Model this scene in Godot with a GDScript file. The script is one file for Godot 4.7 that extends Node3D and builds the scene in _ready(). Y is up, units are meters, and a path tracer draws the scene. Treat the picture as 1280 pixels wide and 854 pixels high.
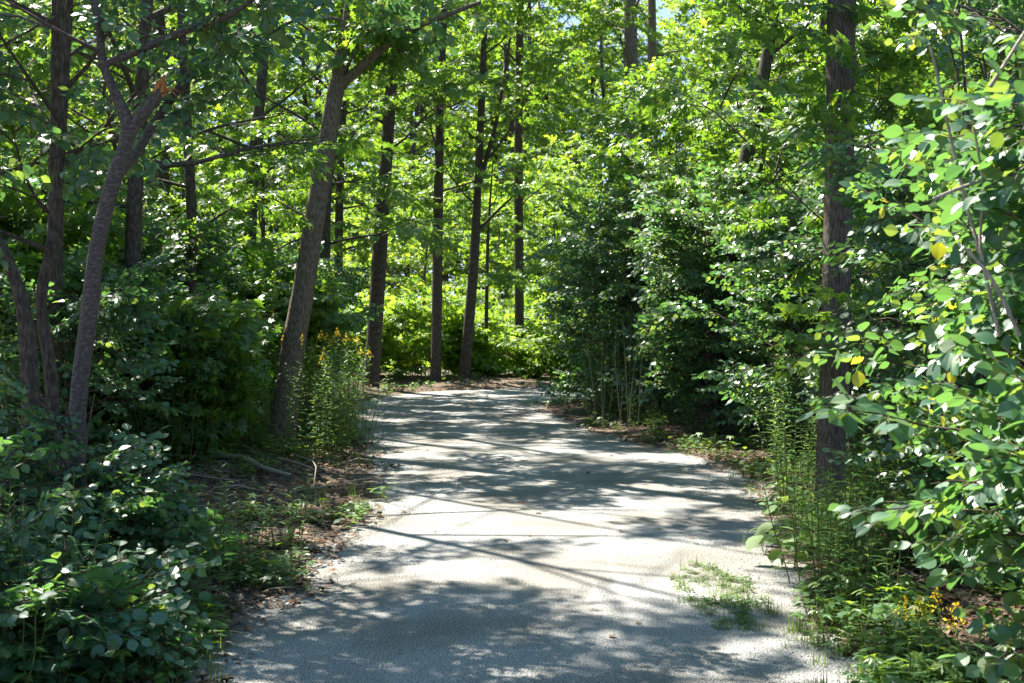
extends Node3D
# A crushed-stone forest path that bends left and then right between maples, buckthorn shrubs and tall weeds.
# Metres; the camera stands on the path 1.6 m up and looks along -z. Depth d means z = -d.

const TO_SUN := Vector3(-0.52, 1.12, -0.62)
const FOCAL := 1601.0          # focal length in pixels of the 1280 x 854 photograph
const HORIZON := 380.0

var rng := RandomNumberGenerator.new()
var gap_noise := FastNoiseLite.new()
var clump_noise := FastNoiseLite.new()
var ground_noise := FastNoiseLite.new()
var M := {}
var sprays := {}
var taken := {}

class Buf:
	var v := PackedVector3Array()
	var n := PackedVector3Array()
	func tri(a: Vector3, b: Vector3, c: Vector3, na: Vector3, nb: Vector3, nc: Vector3) -> void:
		# front faces run clockwise: keep the winding on the side of the normals
		if (c - a).cross(b - a).dot(na + nb + nc) < 0.0:
			v.append(a); v.append(c); v.append(b)
			n.append(na); n.append(nc); n.append(nb)
			return
		v.append(a); v.append(b); v.append(c)
		n.append(na); n.append(nb); n.append(nc)
	func into(mesh: ArrayMesh, mat: Material) -> void:
		if v.is_empty():
			return
		var arr := []
		arr.resize(Mesh.ARRAY_MAX)
		arr[Mesh.ARRAY_VERTEX] = v
		arr[Mesh.ARRAY_NORMAL] = n
		mesh.add_surface_from_arrays(Mesh.PRIMITIVE_TRIANGLES, arr)
		mesh.surface_set_material(mesh.get_surface_count() - 1, mat)
	func tube(p: Array, r: Array, sides: int, knobby := 0.0, seed_ := 0) -> void:
		var rings := []
		var norms := []
		var side := Vector3.RIGHT
		for i in p.size():
			var a: Vector3 = p[max(i - 1, 0)]
			var b: Vector3 = p[min(i + 1, p.size() - 1)]
			var dir := (b - a).normalized()
			if i == 0 and absf(dir.dot(side)) > 0.9:
				side = Vector3.FORWARD
			side = (side - dir * side.dot(dir)).normalized()
			var up := dir.cross(side)
			var ring := PackedVector3Array()
			var nr := PackedVector3Array()
			for k in sides:
				var t := TAU * k / sides
				var o := side * cos(t) + up * sin(t)
				var f := 1.0
				if knobby > 0.0:
					f += knobby * sin(float(i * 7 + k * 3 + seed_) * 1.7) * 0.6 + knobby * sin(float(k * 5 + seed_) * 2.3)
				ring.append(p[i] + o * r[i] * f)
				nr.append(o)
			rings.append(ring)
			norms.append(nr)
		for i in p.size() - 1:
			for k in sides:
				var l := (k + 1) % sides
				tri(rings[i][k], rings[i + 1][k], rings[i + 1][l], norms[i][k], norms[i + 1][k], norms[i + 1][l])
				tri(rings[i][k], rings[i + 1][l], rings[i][l], norms[i][k], norms[i + 1][l], norms[i][l])

# ---------------------------------------------------------------- small helpers
func at(px: float, py: float, d: float) -> Vector3:
	return Vector3((px - 640.0) / FOCAL * d, 1.6 + (HORIZON - py) / FOCAL * d, -d)

func lin(r: float, g: float, b: float) -> Color:
	return Color(r, g, b).linear_to_srgb()

func numbered(called: String) -> String:
	var k: int = taken.get(called, 0)
	taken[called] = k + 1
	return called if k == 0 else "%s_%03d" % [called, k]

func thing(called: String, label: String, category: String, where: Vector3, group := "") -> Node3D:
	var o := Node3D.new()
	o.name = numbered(called)
	add_child(o)
	o.position = where
	o.set_meta("label", label)
	o.set_meta("category", category)
	if group != "":
		o.set_meta("group", group)
	return o

func part(parent: Node, called: String, mesh: Mesh, mat: Material = null) -> MeshInstance3D:
	var o := MeshInstance3D.new()
	o.name = called
	o.mesh = mesh
	if mat:
		o.material_override = mat
	parent.add_child(o, true)
	return o

func many(parent: Node, called: String, mesh: Mesh, places: Array, label := "") -> MultiMeshInstance3D:
	var mm := MultiMesh.new()
	mm.transform_format = MultiMesh.TRANSFORM_3D
	mm.mesh = mesh
	mm.instance_count = places.size()
	for i in places.size():
		mm.set_instance_transform(i, places[i])
	var o := MultiMeshInstance3D.new()
	o.name = called
	o.multimesh = mm
	o.set_meta("kind", "stuff")
	if label != "":
		o.set_meta("label", label)
	parent.add_child(o, true)
	return o

func mesh_of(b: Buf, mat: Material) -> ArrayMesh:
	var m := ArrayMesh.new()
	b.into(m, mat)
	return m

func rr(a: float, b: float) -> float:
	return rng.randf_range(a, b)

func jit(s: float) -> Vector3:
	return Vector3(rr(-s, s), rr(-s, s), rr(-s, s))

# ---------------------------------------------------------------- the ground and the path
const CENTRE := [[0.0, -8.0], [0.0, 0.0], [0.05, 5.4], [0.22, 8.0], [0.42, 9.8], [0.52, 11.4], [0.36, 12.9], [-0.02, 14.3], [-0.5, 16.0], [-0.85, 18.2], [-0.98, 20.2], [-0.6, 21.9], [0.6, 22.8], [2.4, 22.9], [6.0, 22.4], [12.0, 21.0], [30.0, 18.0]]
var centre_pts := PackedVector2Array()

func path_distance(x: float, d: float) -> float:
	var best := 1e9
	var q := Vector2(x, d)
	for i in centre_pts.size() - 1:
		var c := Geometry2D.get_closest_point_to_segment(q, centre_pts[i], centre_pts[i + 1])
		best = minf(best, c.distance_squared_to(q))
	return sqrt(best)

func half_width(x: float, d: float) -> float:
	return 1.42 + 0.16 * ground_noise.get_noise_2d(x * 1.2, d * 1.2) + 0.25 * smoothstep(9.0, 11.0, d) * (1.0 - smoothstep(13.0, 15.0, d))

func height(x: float, d: float) -> float:
	if d < -9.0 or d > 32.0 or absf(x) > 32.0:
		return 0.07 + 0.12 * ground_noise.get_noise_2d(x * 0.2, d * 0.2)
	var e := path_distance(x, d) - half_width(x, d)
	var side := smoothstep(0.0, 1.6, e)
	return -0.02 + 0.04 * smoothstep(-0.35, 0.35, e) + 0.018 * ground_noise.get_noise_2d(x * 3.0, d * 3.0) * smoothstep(-0.5, 0.3, e) + side * (0.05 + 0.12 * ground_noise.get_noise_2d(x * 0.4 + 9.0, d * 0.4))

func sheet(xs: PackedFloat32Array, ds: PackedFloat32Array, f: Callable) -> Buf:
	var b := Buf.new()
	var h := []
	for d in ds:
		var row := PackedVector3Array()
		for x in xs:
			row.append(Vector3(x, f.call(x, d), -d))
		h.append(row)
	var nn := []
	for j in ds.size():
		var row := PackedVector3Array()
		for i in xs.size():
			var dx: Vector3 = h[j][min(i + 1, xs.size() - 1)] - h[j][max(i - 1, 0)]
			var dz: Vector3 = h[min(j + 1, ds.size() - 1)][i] - h[max(j - 1, 0)][i]
			var nrm := dx.cross(dz).normalized()
			row.append(nrm if nrm.y > 0.0 else -nrm)
		nn.append(row)
	for j in ds.size() - 1:
		for i in xs.size() - 1:
			b.tri(h[j][i], h[j + 1][i], h[j + 1][i + 1], nn[j][i], nn[j + 1][i], nn[j + 1][i + 1])
			b.tri(h[j][i], h[j + 1][i + 1], h[j][i + 1], nn[j][i], nn[j + 1][i + 1], nn[j][i + 1])
	return b

func steps(list: Array) -> PackedFloat32Array:
	# list of [from, to, step]
	var out := PackedFloat32Array()
	for s in list:
		var v: float = s[0]
		while v < s[1] - 1e-4:
			out.append(v)
			v += s[2]
	out.append(list[-1][1])
	return out

# ---------------------------------------------------------------- materials
func noise_tex(freq: float, ramp: Array, size := 512, type := FastNoiseLite.TYPE_SIMPLEX_SMOOTH, octaves := 4, seed_ := 1, colored := true) -> NoiseTexture2D:
	var t := NoiseTexture2D.new()
	var n := FastNoiseLite.new()
	n.noise_type = type
	n.frequency = freq
	n.seed = seed_
	n.fractal_octaves = octaves
	t.noise = n
	t.width = size
	t.height = size
	t.seamless = true
	if colored:
		var g := Gradient.new()
		g.offsets = PackedFloat32Array(ramp.map(func(e): return e[0]))
		g.colors = PackedColorArray(ramp.map(func(e): return e[1]))
		t.color_ramp = g
	return t

func leaf_mat(alb: Color, back: Color, rough := 0.42, spec := 0.5) -> StandardMaterial3D:
	var m := StandardMaterial3D.new()
	m.albedo_color = alb
	m.roughness = rough
	m.metallic_specular = spec
	m.cull_mode = BaseMaterial3D.CULL_DISABLED
	if back != Color.BLACK:
		m.backlight_enabled = true
		m.backlight = back
	return m

func bark_mat(dark: Color, light: Color, scale: Vector3, relief: float, seed_: int) -> StandardMaterial3D:
	var m := StandardMaterial3D.new()
	m.albedo_texture = noise_tex(0.02, [[0.0, dark], [0.45, dark.lerp(light, 0.45)], [0.7, light], [1.0, light.lerp(Color(0.62, 0.64, 0.55), 0.25)]], 512, FastNoiseLite.TYPE_SIMPLEX_SMOOTH, 5, seed_)
	m.heightmap_enabled = true
	m.heightmap_texture = noise_tex(0.025, [], 512, FastNoiseLite.TYPE_SIMPLEX_SMOOTH, 5, seed_ + 3, false)
	m.heightmap_scale = relief
	m.uv1_triplanar = true
	m.uv1_scale = scale
	m.roughness = 0.9
	m.metallic_specular = 0.25
	return m

func make_materials() -> void:
	# leaves: [plain, light, dark] per species; albedo, then the colour that passes through
	M.maple = [
		leaf_mat(lin(0.044, 0.100, 0.019), lin(0.205, 0.380, 0.022)),
		leaf_mat(lin(0.068, 0.120, 0.021), lin(0.300, 0.440, 0.026)),
		leaf_mat(lin(0.030, 0.080, 0.023), lin(0.160, 0.300, 0.024))]
	M.far_maple = [
		leaf_mat(lin(0.058, 0.115, 0.018), lin(0.310, 0.490, 0.032), 0.5, 0.35),
		leaf_mat(lin(0.082, 0.136, 0.020), lin(0.430, 0.560, 0.038), 0.5, 0.35),
		leaf_mat(lin(0.040, 0.098, 0.020), lin(0.210, 0.390, 0.030), 0.5, 0.35)]
	M.oval = [
		leaf_mat(lin(0.030, 0.084, 0.038), lin(0.120, 0.260, 0.044), 0.45, 0.55),
		leaf_mat(lin(0.054, 0.105, 0.038), lin(0.230, 0.340, 0.040), 0.48, 0.55),
		leaf_mat(lin(0.021, 0.068, 0.036), lin(0.085, 0.205, 0.044), 0.42, 0.55)]
	M.yellow_leaf = leaf_mat(lin(0.30, 0.30, 0.03), lin(0.62, 0.60, 0.03), 0.45)
	M.lance = [
		leaf_mat(lin(0.046, 0.110, 0.034), lin(0.210, 0.360, 0.040), 0.55, 0.3),
		leaf_mat(lin(0.070, 0.130, 0.036), lin(0.290, 0.420, 0.042), 0.55, 0.3),
		leaf_mat(lin(0.034, 0.092, 0.034), lin(0.150, 0.290, 0.042), 0.55, 0.3)]
	M.grass = leaf_mat(lin(0.070, 0.115, 0.032), lin(0.190, 0.270, 0.040), 0.6, 0.3)
	M.litter = [
		leaf_mat(lin(0.130, 0.092, 0.064), lin(0.08, 0.05, 0.02), 0.75, 0.2),
		leaf_mat(lin(0.20, 0.155, 0.115), lin(0.09, 0.06, 0.03), 0.75, 0.2),
		leaf_mat(lin(0.075, 0.052, 0.036), Color.BLACK, 0.8, 0.2),
		leaf_mat(lin(0.17, 0.095, 0.055), lin(0.12, 0.05, 0.02), 0.7, 0.2)]
	M.flower = leaf_mat(lin(0.62, 0.42, 0.02), lin(0.4, 0.3, 0.02), 0.7, 0.2)
	M.twig = leaf_mat(lin(0.085, 0.065, 0.045), Color.BLACK, 0.8, 0.25)
	M.pale_twig = leaf_mat(lin(0.30, 0.255, 0.20), Color.BLACK, 0.8, 0.25)
	M.green_stem = leaf_mat(lin(0.12, 0.14, 0.045), Color.BLACK, 0.7, 0.3)
	M.straw = leaf_mat(lin(0.36, 0.29, 0.19), Color.BLACK, 0.8, 0.2)
	M.bark = bark_mat(lin(0.060, 0.048, 0.038), lin(0.20, 0.165, 0.130), Vector3(3.2, 0.8, 3.2), 1.6, 3)
	M.bark_grey = bark_mat(lin(0.075, 0.060, 0.046), lin(0.215, 0.175, 0.135), Vector3(3.6, 1.1, 3.6), 1.0, 8)
	M.bark_dark = bark_mat(lin(0.035, 0.029, 0.024), lin(0.12, 0.098, 0.078), Vector3(3.4, 1.0, 3.4), 1.2, 14)
	M.bark_ridged = bark_mat(lin(0.055, 0.044, 0.037), lin(0.20, 0.165, 0.135), Vector3(7.0, 0.9, 7.0), 2.2, 21)
	M.bark_stem = bark_mat(lin(0.045, 0.036, 0.032), lin(0.135, 0.110, 0.098), Vector3(3.0, 4.5, 3.0), 0.5, 33)
	M.bark_stem.roughness = 0.6
	M.bark_dead = bark_mat(lin(0.20, 0.17, 0.135), lin(0.40, 0.35, 0.285), Vector3(6.0, 2.0, 6.0), 0.6, 27)
	M.torn_wood = leaf_mat(lin(0.48, 0.20, 0.075), Color.BLACK, 0.75, 0.25)
	# forest soil: dark brown crumbs
	var g := StandardMaterial3D.new()
	g.albedo_texture = noise_tex(0.03, [[0.0, lin(0.045, 0.034, 0.025)], [0.42, lin(0.10, 0.076, 0.056)], [0.6, lin(0.165, 0.128, 0.098)], [1.0, lin(0.25, 0.20, 0.155)]], 1024, FastNoiseLite.TYPE_SIMPLEX_SMOOTH, 6, 5)
	g.heightmap_enabled = true
	g.heightmap_texture = noise_tex(0.05, [], 1024, FastNoiseLite.TYPE_SIMPLEX_SMOOTH, 5, 6, false)
	g.heightmap_scale = 2.0
	g.uv1_triplanar = true
	g.uv1_world_triplanar = true
	g.uv1_scale = Vector3(0.7, 0.7, 0.7)
	g.roughness = 0.95
	g.metallic_specular = 0.2
	M.soil = g
	# crushed limestone: fine grey crumbs, with broad dustier and browner patches
	var p := StandardMaterial3D.new()
	p.albedo_texture = noise_tex(0.085, [[0.0, lin(0.07, 0.067, 0.062)], [0.32, lin(0.215, 0.21, 0.20)], [0.5, lin(0.345, 0.34, 0.325)], [0.68, lin(0.46, 0.455, 0.44)], [1.0, lin(0.64, 0.63, 0.61)]], 1024, FastNoiseLite.TYPE_SIMPLEX_SMOOTH, 3, 11)
	p.heightmap_enabled = true
	p.heightmap_texture = noise_tex(0.085, [], 1024, FastNoiseLite.TYPE_SIMPLEX_SMOOTH, 3, 11, false)
	p.heightmap_scale = 1.2
	p.uv1_triplanar = true
	p.uv1_world_triplanar = true
	p.uv1_scale = Vector3(0.9, 0.9, 0.9)
	p.detail_enabled = true
	p.detail_blend_mode = BaseMaterial3D.BLEND_MODE_MUL
	p.detail_uv_layer = BaseMaterial3D.DETAIL_UV_2
	p.detail_albedo = noise_tex(0.012, [[0.0, Color(0.80, 0.78, 0.74)], [0.4, Color(0.90, 0.89, 0.87)], [0.6, Color(0.97, 0.97, 0.965)], [1.0, Color(1, 1, 1)]], 512, FastNoiseLite.TYPE_SIMPLEX_SMOOTH, 5, 17)
	p.uv2_triplanar = true
	p.uv2_world_triplanar = true
	p.uv2_scale = Vector3(0.13, 0.13, 0.13)
	p.roughness = 0.95
	p.metallic_specular = 0.2
	M.gravel = p
	M.pebble = leaf_mat(lin(0.34, 0.33, 0.31), Color.BLACK, 0.9, 0.2)

# ---------------------------------------------------------------- leaves
func blade(b: Buf, xf: Transform3D, prof: Array, length: float, fold: float, droop: float) -> void:
	# a leaf along +z, its upper face to +y; prof: half widths at even steps from base to tip (ends are 0)
	var k := prof.size() - 1
	var mid := []
	var rt := []
	var lt := []
	for i in prof.size():
		var t := float(i) / k
		var y := -droop * length * t * t
		var w: float = prof[i]
		mid.append(xf * Vector3(0, y, t * length))
		rt.append(xf * Vector3(w, y + fold * w - 0.25 * w * w / maxf(length, 0.01), t * length))
		lt.append(xf * Vector3(-w, y + fold * w - 0.25 * w * w / maxf(length, 0.01), t * length))
	for s in 2:
		var e: Array = rt if s == 0 else lt
		var nn := []
		for i in prof.size():
			var along: Vector3 = mid[mini(i + 1, k)] - mid[maxi(i - 1, 0)]
			var j := clampi(i, 1 if prof[0] == 0.0 else 0, k - 1)
			var across: Vector3 = e[j] - mid[j]
			nn.append((along.cross(across) if s == 0 else across.cross(along)).normalized())
		for i in k:
			if prof[i] > 0.0:
				b.tri(mid[i], e[i], mid[i + 1], nn[i], nn[i], nn[i + 1])
			if prof[i + 1] > 0.0:
				if prof[i] > 0.0:
					b.tri(e[i], e[i + 1], mid[i + 1], nn[i], nn[i + 1], nn[i + 1])
				else:
					b.tri(mid[i], e[i + 1], mid[i + 1], nn[i], nn[i + 1], nn[i + 1])

const LOBES := [[0, 1.0], [8, 0.76], [13, 0.72], [24, 0.46], [36, 0.68], [42, 0.72], [50, 0.93], [60, 0.66], [78, 0.40], [92, 0.52], [106, 0.64], [124, 0.42], [152, 0.26]]
const LOBES_PLAIN := [[0, 1.0], [24, 0.48], [48, 0.93], [78, 0.42], [106, 0.62], [152, 0.26]]

func palm(b: Buf, xf: Transform3D, lobes: Array, size: float, fold: float, droop: float) -> void:
	var o := xf.origin
	for s in [1.0, -1.0]:
		var prev := Vector3.ZERO
		for i in lobes.size():
			var a := deg_to_rad(lobes[i][0])
			var r: float = lobes[i][1] * size
			var x: float = sin(a) * r
			var p := xf * Vector3(s * x, fold * x - droop * r * r / size, cos(a) * r)
			if i > 0:
				var nn: Vector3 = (prev - o).cross(p - o).normalized() * s
				b.tri(o, prev, p, nn, nn, nn)
			prev = p

func one_leaf(b: Buf, xf: Transform3D, kind: String, size: float) -> void:
	match kind:
		"maple":
			palm(b, xf, LOBES, size, rr(0.05, 0.25), rr(0.1, 0.35))
		"maple_plain":
			palm(b, xf, LOBES_PLAIN, size, rr(0.0, 0.25), rr(0.1, 0.35))
		"oval":
			blade(b, xf, [0.0, size * 0.22, size * 0.35, size * 0.395, size * 0.38, size * 0.30, size * 0.15, 0.0], size, rr(0.1, 0.35), rr(0.0, 0.25))
		"oval_plain":
			blade(b, xf, [0.0, size * 0.34, size * 0.37, size * 0.22, 0.0], size, rr(0.05, 0.3), rr(0.0, 0.2))
		"lance":
			blade(b, xf, [0.0, size * 0.095, size * 0.115, size * 0.07, 0.0], size, rr(0.1, 0.4), rr(0.15, 0.6))
		"broad":
			blade(b, xf, [0.0, size * 0.30, size * 0.38, size * 0.33, size * 0.16, 0.0], size, rr(0.05, 0.2), rr(0.1, 0.3))

func leaf_set(kind: String, mats: Array, size: float) -> Array:
	# unit leaf meshes for leaves that are parts of their own; one per tone, two shapes each
	var out := []
	for m in mats:
		var shapes := []
		for k in 2:
			var b := Buf.new()
			one_leaf(b, Transform3D(), kind, size)
			shapes.append(mesh_of(b, m))
		out.append(shapes)
	return out

func make_spray(kind: String, mats: Array, size: float, n_side: int, length: float, weights: Array, petiole: float, twig_mat: Material, with_twig := true) -> Dictionary:
	# a leafy twig along +z: one axis with n_side side twigs, a leaf at each node and a bunch at each tip
	var tw := Buf.new()
	var list := []
	var axes := []
	var tip := Vector3(rr(-0.05, 0.05), rr(-0.12, 0.02), 1.0) * length
	axes.append([Vector3.ZERO, tip, 1.0])
	for i in n_side:
		var t := lerpf(0.15, 0.85, (i + 0.5) / n_side)
		var s := 1.0 if i % 2 == 0 else -1.0
		var o := tip * t
		var dir := Vector3(s * rr(0.6, 1.0), rr(-0.25, 0.2), rr(0.5, 0.9)).normalized()
		axes.append([o, o + dir * length * rr(0.35, 0.6) * (1.1 - 0.5 * t), 0.6])
	for a in axes:
		var o: Vector3 = a[0]
		var e: Vector3 = a[1]
		var mid := o.lerp(e, 0.5) + Vector3(0, 0.03 * length, 0)
		if with_twig:
			tw.tube([o, mid, e], [0.0042 * a[2], 0.003 * a[2], 0.0015], 3)
		var gap := size * 0.62
		var n := int((e - o).length() / gap) + 1
		for j in n + 1:
			var t := lerpf(0.18, 1.0, float(j) / n)
			var p := o.lerp(mid, t * 2.0) if t < 0.5 else mid.lerp(e, t * 2.0 - 1.0)
			var axis := (e - o).normalized()
			var flip := 1.0 if j % 2 == 0 else -1.0
			var across := axis.cross(Vector3.UP).normalized() * flip
			var out := (across * rr(0.5, 1.0) + axis * rr(0.2, 0.9) + Vector3(0, rr(-1.0, 0.15), 0)).normalized()
			if j == n:
				out = (axis + jit(0.3)).normalized()
			var up := (Vector3.UP + jit(0.8)).normalized()
			var x := up.cross(out).normalized()
			var base := p + out * petiole * rr(0.6, 1.2)
			var bs := Basis(x, out.cross(x).normalized(), out).scaled(Vector3.ONE * rr(0.7, 1.2))
			var r := rng.randf()
			var which := 0
			while which < weights.size() - 1 and r > weights[which]:
				r -= weights[which]
				which += 1
			list.append([Transform3D(bs, base), which])
			if with_twig and petiole > 0.03:
				tw.tube([p, base], [0.0011, 0.0009], 3)
	var mesh := ArrayMesh.new()
	var twig_mesh := ArrayMesh.new()
	if with_twig:
		tw.into(mesh, twig_mat)
		tw.into(twig_mesh, twig_mat)
	for w in mats.size():
		var b := Buf.new()
		for l in list:
			if l[1] == w:
				one_leaf(b, l[0], kind, size)
		b.into(mesh, mats[w])
	return {"mesh": mesh, "twig": twig_mesh, "leaves": list}

# ---------------------------------------------------------------- where the canopy is open to the sun
func ground_under(p: Vector3) -> Vector2:
	var k := p.y / TO_SUN.y
	return Vector2(p.x - TO_SUN.x * k, -(p.z - TO_SUN.z * k))

func open_to_sun(p: Vector3) -> bool:
	# gaps in the crowns through which the sun reaches the path and the shrubs beside it
	if p.y < 2.4:
		return false
	var g := ground_under(p)
	var x := g.x
	var d := g.y
	if d < 1.5 or d > 31.0 or x < -4.5 or x > 6.5:
		return false
	var n := gap_noise.get_noise_2d(x * 1.0, d * 1.25) * 0.5 + 0.5
	var share := 0.30
	if d < 6.9:
		share = 0.42 if x < 0.2 else 0.28
	elif d < 10.1:
		share = 0.86 if x < 1.15 else 0.6
	elif d < 12.5:
		share = 0.36
	elif d < 15.0:
		share = 0.55
	elif d < 24.0:
		share = 0.32
	else:
		share = 0.55
	if x > 2.2 and d < 6.5:
		share = 0.66          # the upper part of the shrub beside the camera
	elif x > 1.35 and d < 6.9:
		share = 0.12
	elif x > 1.3 and d < 8.6:
		share = 1.2 if x < 2.0 else 0.2
	if x < -1.55:
		share = 0.0 if d < 8.0 else (0.2 if d < 9.5 else 0.48)
	if d > 24.0:
		share = 0.85
	return n < 0.5 + (share - 0.5) * 0.62

# ---------------------------------------------------------------- woody plants
func bend(p: Array, t: float) -> Vector3:
	var f := t * (p.size() - 1)
	var i := mini(int(f), p.size() - 2)
	var a: Vector3 = p[i]
	var b: Vector3 = p[i + 1]
	return a.lerp(b, f - i)

func smooth(pts: Array, per: int) -> Array:
	# Catmull-Rom through [Vector3, radius] pairs -> [points, radii]
	var p := []
	var r := []
	for i in pts.size() - 1:
		var a: Vector3 = pts[max(i - 1, 0)][0]
		var b: Vector3 = pts[i][0]
		var c: Vector3 = pts[i + 1][0]
		var d: Vector3 = pts[min(i + 2, pts.size() - 1)][0]
		for k in per:
			var t := float(k) / per
			p.append(b.cubic_interpolate(c, a, d, t))
			r.append(lerpf(pts[i][1], pts[i + 1][1], t))
	p.append(pts[-1][0])
	r.append(pts[-1][1])
	return [p, r]

func in_frame(p: Vector3) -> bool:
	var d := -p.z
	return d > 1.0 and absf(p.x) < d * 0.41 and p.y - 1.6 < d * 0.25 and p.y - 1.6 > -d * 0.31

# o: stems [[[Vector3, r], ...], ...] in the plant's own axes; part_name; bark; spray; limbs, lo, hi (heights), spread, subs, gap, rise;
#    extra: hand-placed bare limbs [[[Vector3, r], ...]]; carve: gaps to the sun; leaves: how many single leaf parts
func woody(root: Node3D, o: Dictionary) -> Array:
	var bark: Material = o.bark
	var places := []
	var where := root.position
	var sides: int = o.get("sides", 9)
	var gap: float = o.get("gap", 0.24)
	var size: float = o.get("size", 1.0)
	var keep: float = o.get("keep", 1.0)
	var clump: float = o.get("clump", -0.22)
	var carve: bool = o.get("carve", false)
	var stem_no := 0
	for stem in o.stems:
		var sm := smooth(stem, o.get("per", 4))
		var b := Buf.new()
		b.tube(sm[0], sm[1], sides, o.get("knobby", 0.05), stem_no * 7)
		part(root, o.get("part_name", "trunk"), mesh_of(b, bark))
		var top: float = sm[0][-1].y
		var n_limbs: int = o.get("limbs", 14)
		var turn := rr(0, TAU)
		for i in n_limbs:
			var f := (i + rr(0.2, 0.8)) / n_limbs
			var h := lerpf(o.lo, minf(o.hi, top * 0.98), f)
			# the stem at that height
			var k := 0
			while k < sm[0].size() - 2 and sm[0][k + 1].y < h:
				k += 1
			var a: Vector3 = sm[0][k]
			var c: Vector3 = sm[0][k + 1]
			var u := clampf((h - a.y) / maxf(c.y - a.y, 0.001), 0.0, 1.0)
			var start := a.lerp(c, u)
			var r0 := lerpf(sm[1][k], sm[1][k + 1], u)
			turn += 2.399 + rr(-0.5, 0.5)
			var shape := 0.35 + 0.65 * sin(PI * clampf(0.22 + 0.72 * f, 0, 1))
			var length: float = o.spread * shape * rr(0.7, 1.15)
			var rise: float = lerpf(o.get("rise0", 0.15), o.get("rise1", 1.2), f) + rr(-0.15, 0.2)
			if o.has("bias"):
				var bv: Vector2 = o.bias
				var off := Vector2(cos(turn), sin(turn)).dot(bv.normalized())
				length *= 1.0 + bv.length() * off
			var dir := Vector3(cos(turn), rise, sin(turn)).normalized()
			var pts := [start]
			var rad := [minf(r0 * 0.55, 0.008 + length * 0.009)]
			var q := start
			for s in 4:
				dir = (dir + jit(0.16) + Vector3(0, 0.06 if rise < 0.6 else -0.03, 0)).normalized()
				q = q + dir * length / 4.0
				pts.append(q)
				rad.append(rad[0] * (1.0 - 0.22 * (s + 1)))
			var had := places.size()
			var lb := Buf.new()
			lb.tube(pts, rad, 5)
			var n_sub: int = o.get("subs", 6)
			for s in n_sub + 1:
				var t := lerpf(0.28, 1.0, float(s) / n_sub)
				var sp := bend(pts, t)
				var ax := (bend(pts, minf(t + 0.05, 1.0)) - bend(pts, maxf(t - 0.05, 0.0))).normalized()
				var sd := ax
				var sl := length * rr(0.22, 0.42) * (1.15 - 0.5 * t)
				if s < n_sub:
					var sgn := 1.0 if s % 2 == 0 else -1.0
					sd = (ax * rr(0.4, 0.9) + ax.cross(Vector3.UP).normalized() * sgn * rr(0.6, 1.0) + Vector3(0, rr(-0.3, 0.45), 0)).normalized()
				else:
					sl *= 0.6
				sl = maxf(sl, 0.18)
				var e1 := sp + sd * sl * 0.5 + Vector3(0, 0.02, 0)
				var e2 := sp + sd * sl + Vector3(0, -0.04 * sl, 0)
				var before := places.size()
				var n := maxi(1, int(sl / gap))
				for j in n + 1:
					var v := lerpf(0.3, 1.0, float(j) / n)
					var p := sp.lerp(e1, v * 2.0) if v < 0.5 else e1.lerp(e2, v * 2.0 - 1.0)
					if rng.randf() > keep or clump_noise.get_noise_3dv(p + where) < clump or (carve and open_to_sun(p + where)):
						continue
					var fl := 1.0 if j % 2 == 0 else -1.0
					var od := (sd * rr(0.3, 1.0) + sd.cross(Vector3.UP).normalized() * fl * rr(0.2, 0.9) + Vector3(0, rr(-0.65, 0.2), 0)).normalized()
					var up := (Vector3.UP + jit(0.5)).normalized()
					var x := up.cross(od).normalized()
					places.append(Transform3D(Basis(x * (1.0 if rng.randf() < 0.5 else -1.0), od.cross(x).normalized(), od).scaled(Vector3.ONE * size * rr(0.75, 1.25)), p))
				if places.size() > before:      # a twig that bears no leaves has long been shed
					lb.tube([sp, e1, e2], [0.006 + sl * 0.006, 0.005 + sl * 0.003, 0.003], 3)
			if places.size() > had:
				part(root, "branch", mesh_of(lb, bark))
		stem_no += 1
	for e in o.get("extra", []):
		var sm := smooth(e, 4)
		var b := Buf.new()
		b.tube(sm[0], sm[1], 7, 0.06, stem_no)
		part(root, "branch", mesh_of(b, bark))
		stem_no += 1
		if not o.get("leafy_extra", false):
			continue
		for k in 15:
			var t := lerpf(0.35, 1.0, k / 14.0)
			var p := bend(sm[0], t)
			var od := Vector3(rr(-1, 1), rr(-0.7, 0.5), rr(-1, 1)).normalized()
			var x := (Vector3.UP + jit(0.4)).cross(od).normalized()
			places.append(Transform3D(Basis(x, od.cross(x).normalized(), od).scaled(Vector3.ONE * size * rr(0.8, 1.3)), p))
	return places

func leafage(root: Node3D, spray: Dictionary, places: Array, called: String, singles: int, leaf_meshes: Array) -> void:
	# the sprays that show largest become single leaf parts, the rest one mass of foliage
	var rest := places
	if singles > 0:
		var near := []
		rest = []
		for p in places:
			if in_frame(root.position + p.origin):
				near.append(p)
			else:
				rest.append(p)
		var eye := Vector3(0, 1.6, 0) - root.position
		near.sort_custom(func(a, b): return a.origin.distance_squared_to(eye) < b.origin.distance_squared_to(eye))
		var used := 0
		for p in near:
			if used + spray.leaves.size() > singles:
				rest.append(p)
				continue
			used += spray.leaves.size()
			var tw := part(root, "twig", spray.twig)
			tw.transform = p
			for l in spray.leaves:
				var pair: Array = leaf_meshes[l[1]]
				var lf := part(root, "leaf", pair[rng.randi() % pair.size()])
				lf.transform = p * l[0]
	if not rest.is_empty():
		many(root, called, spray.mesh, rest)

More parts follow.
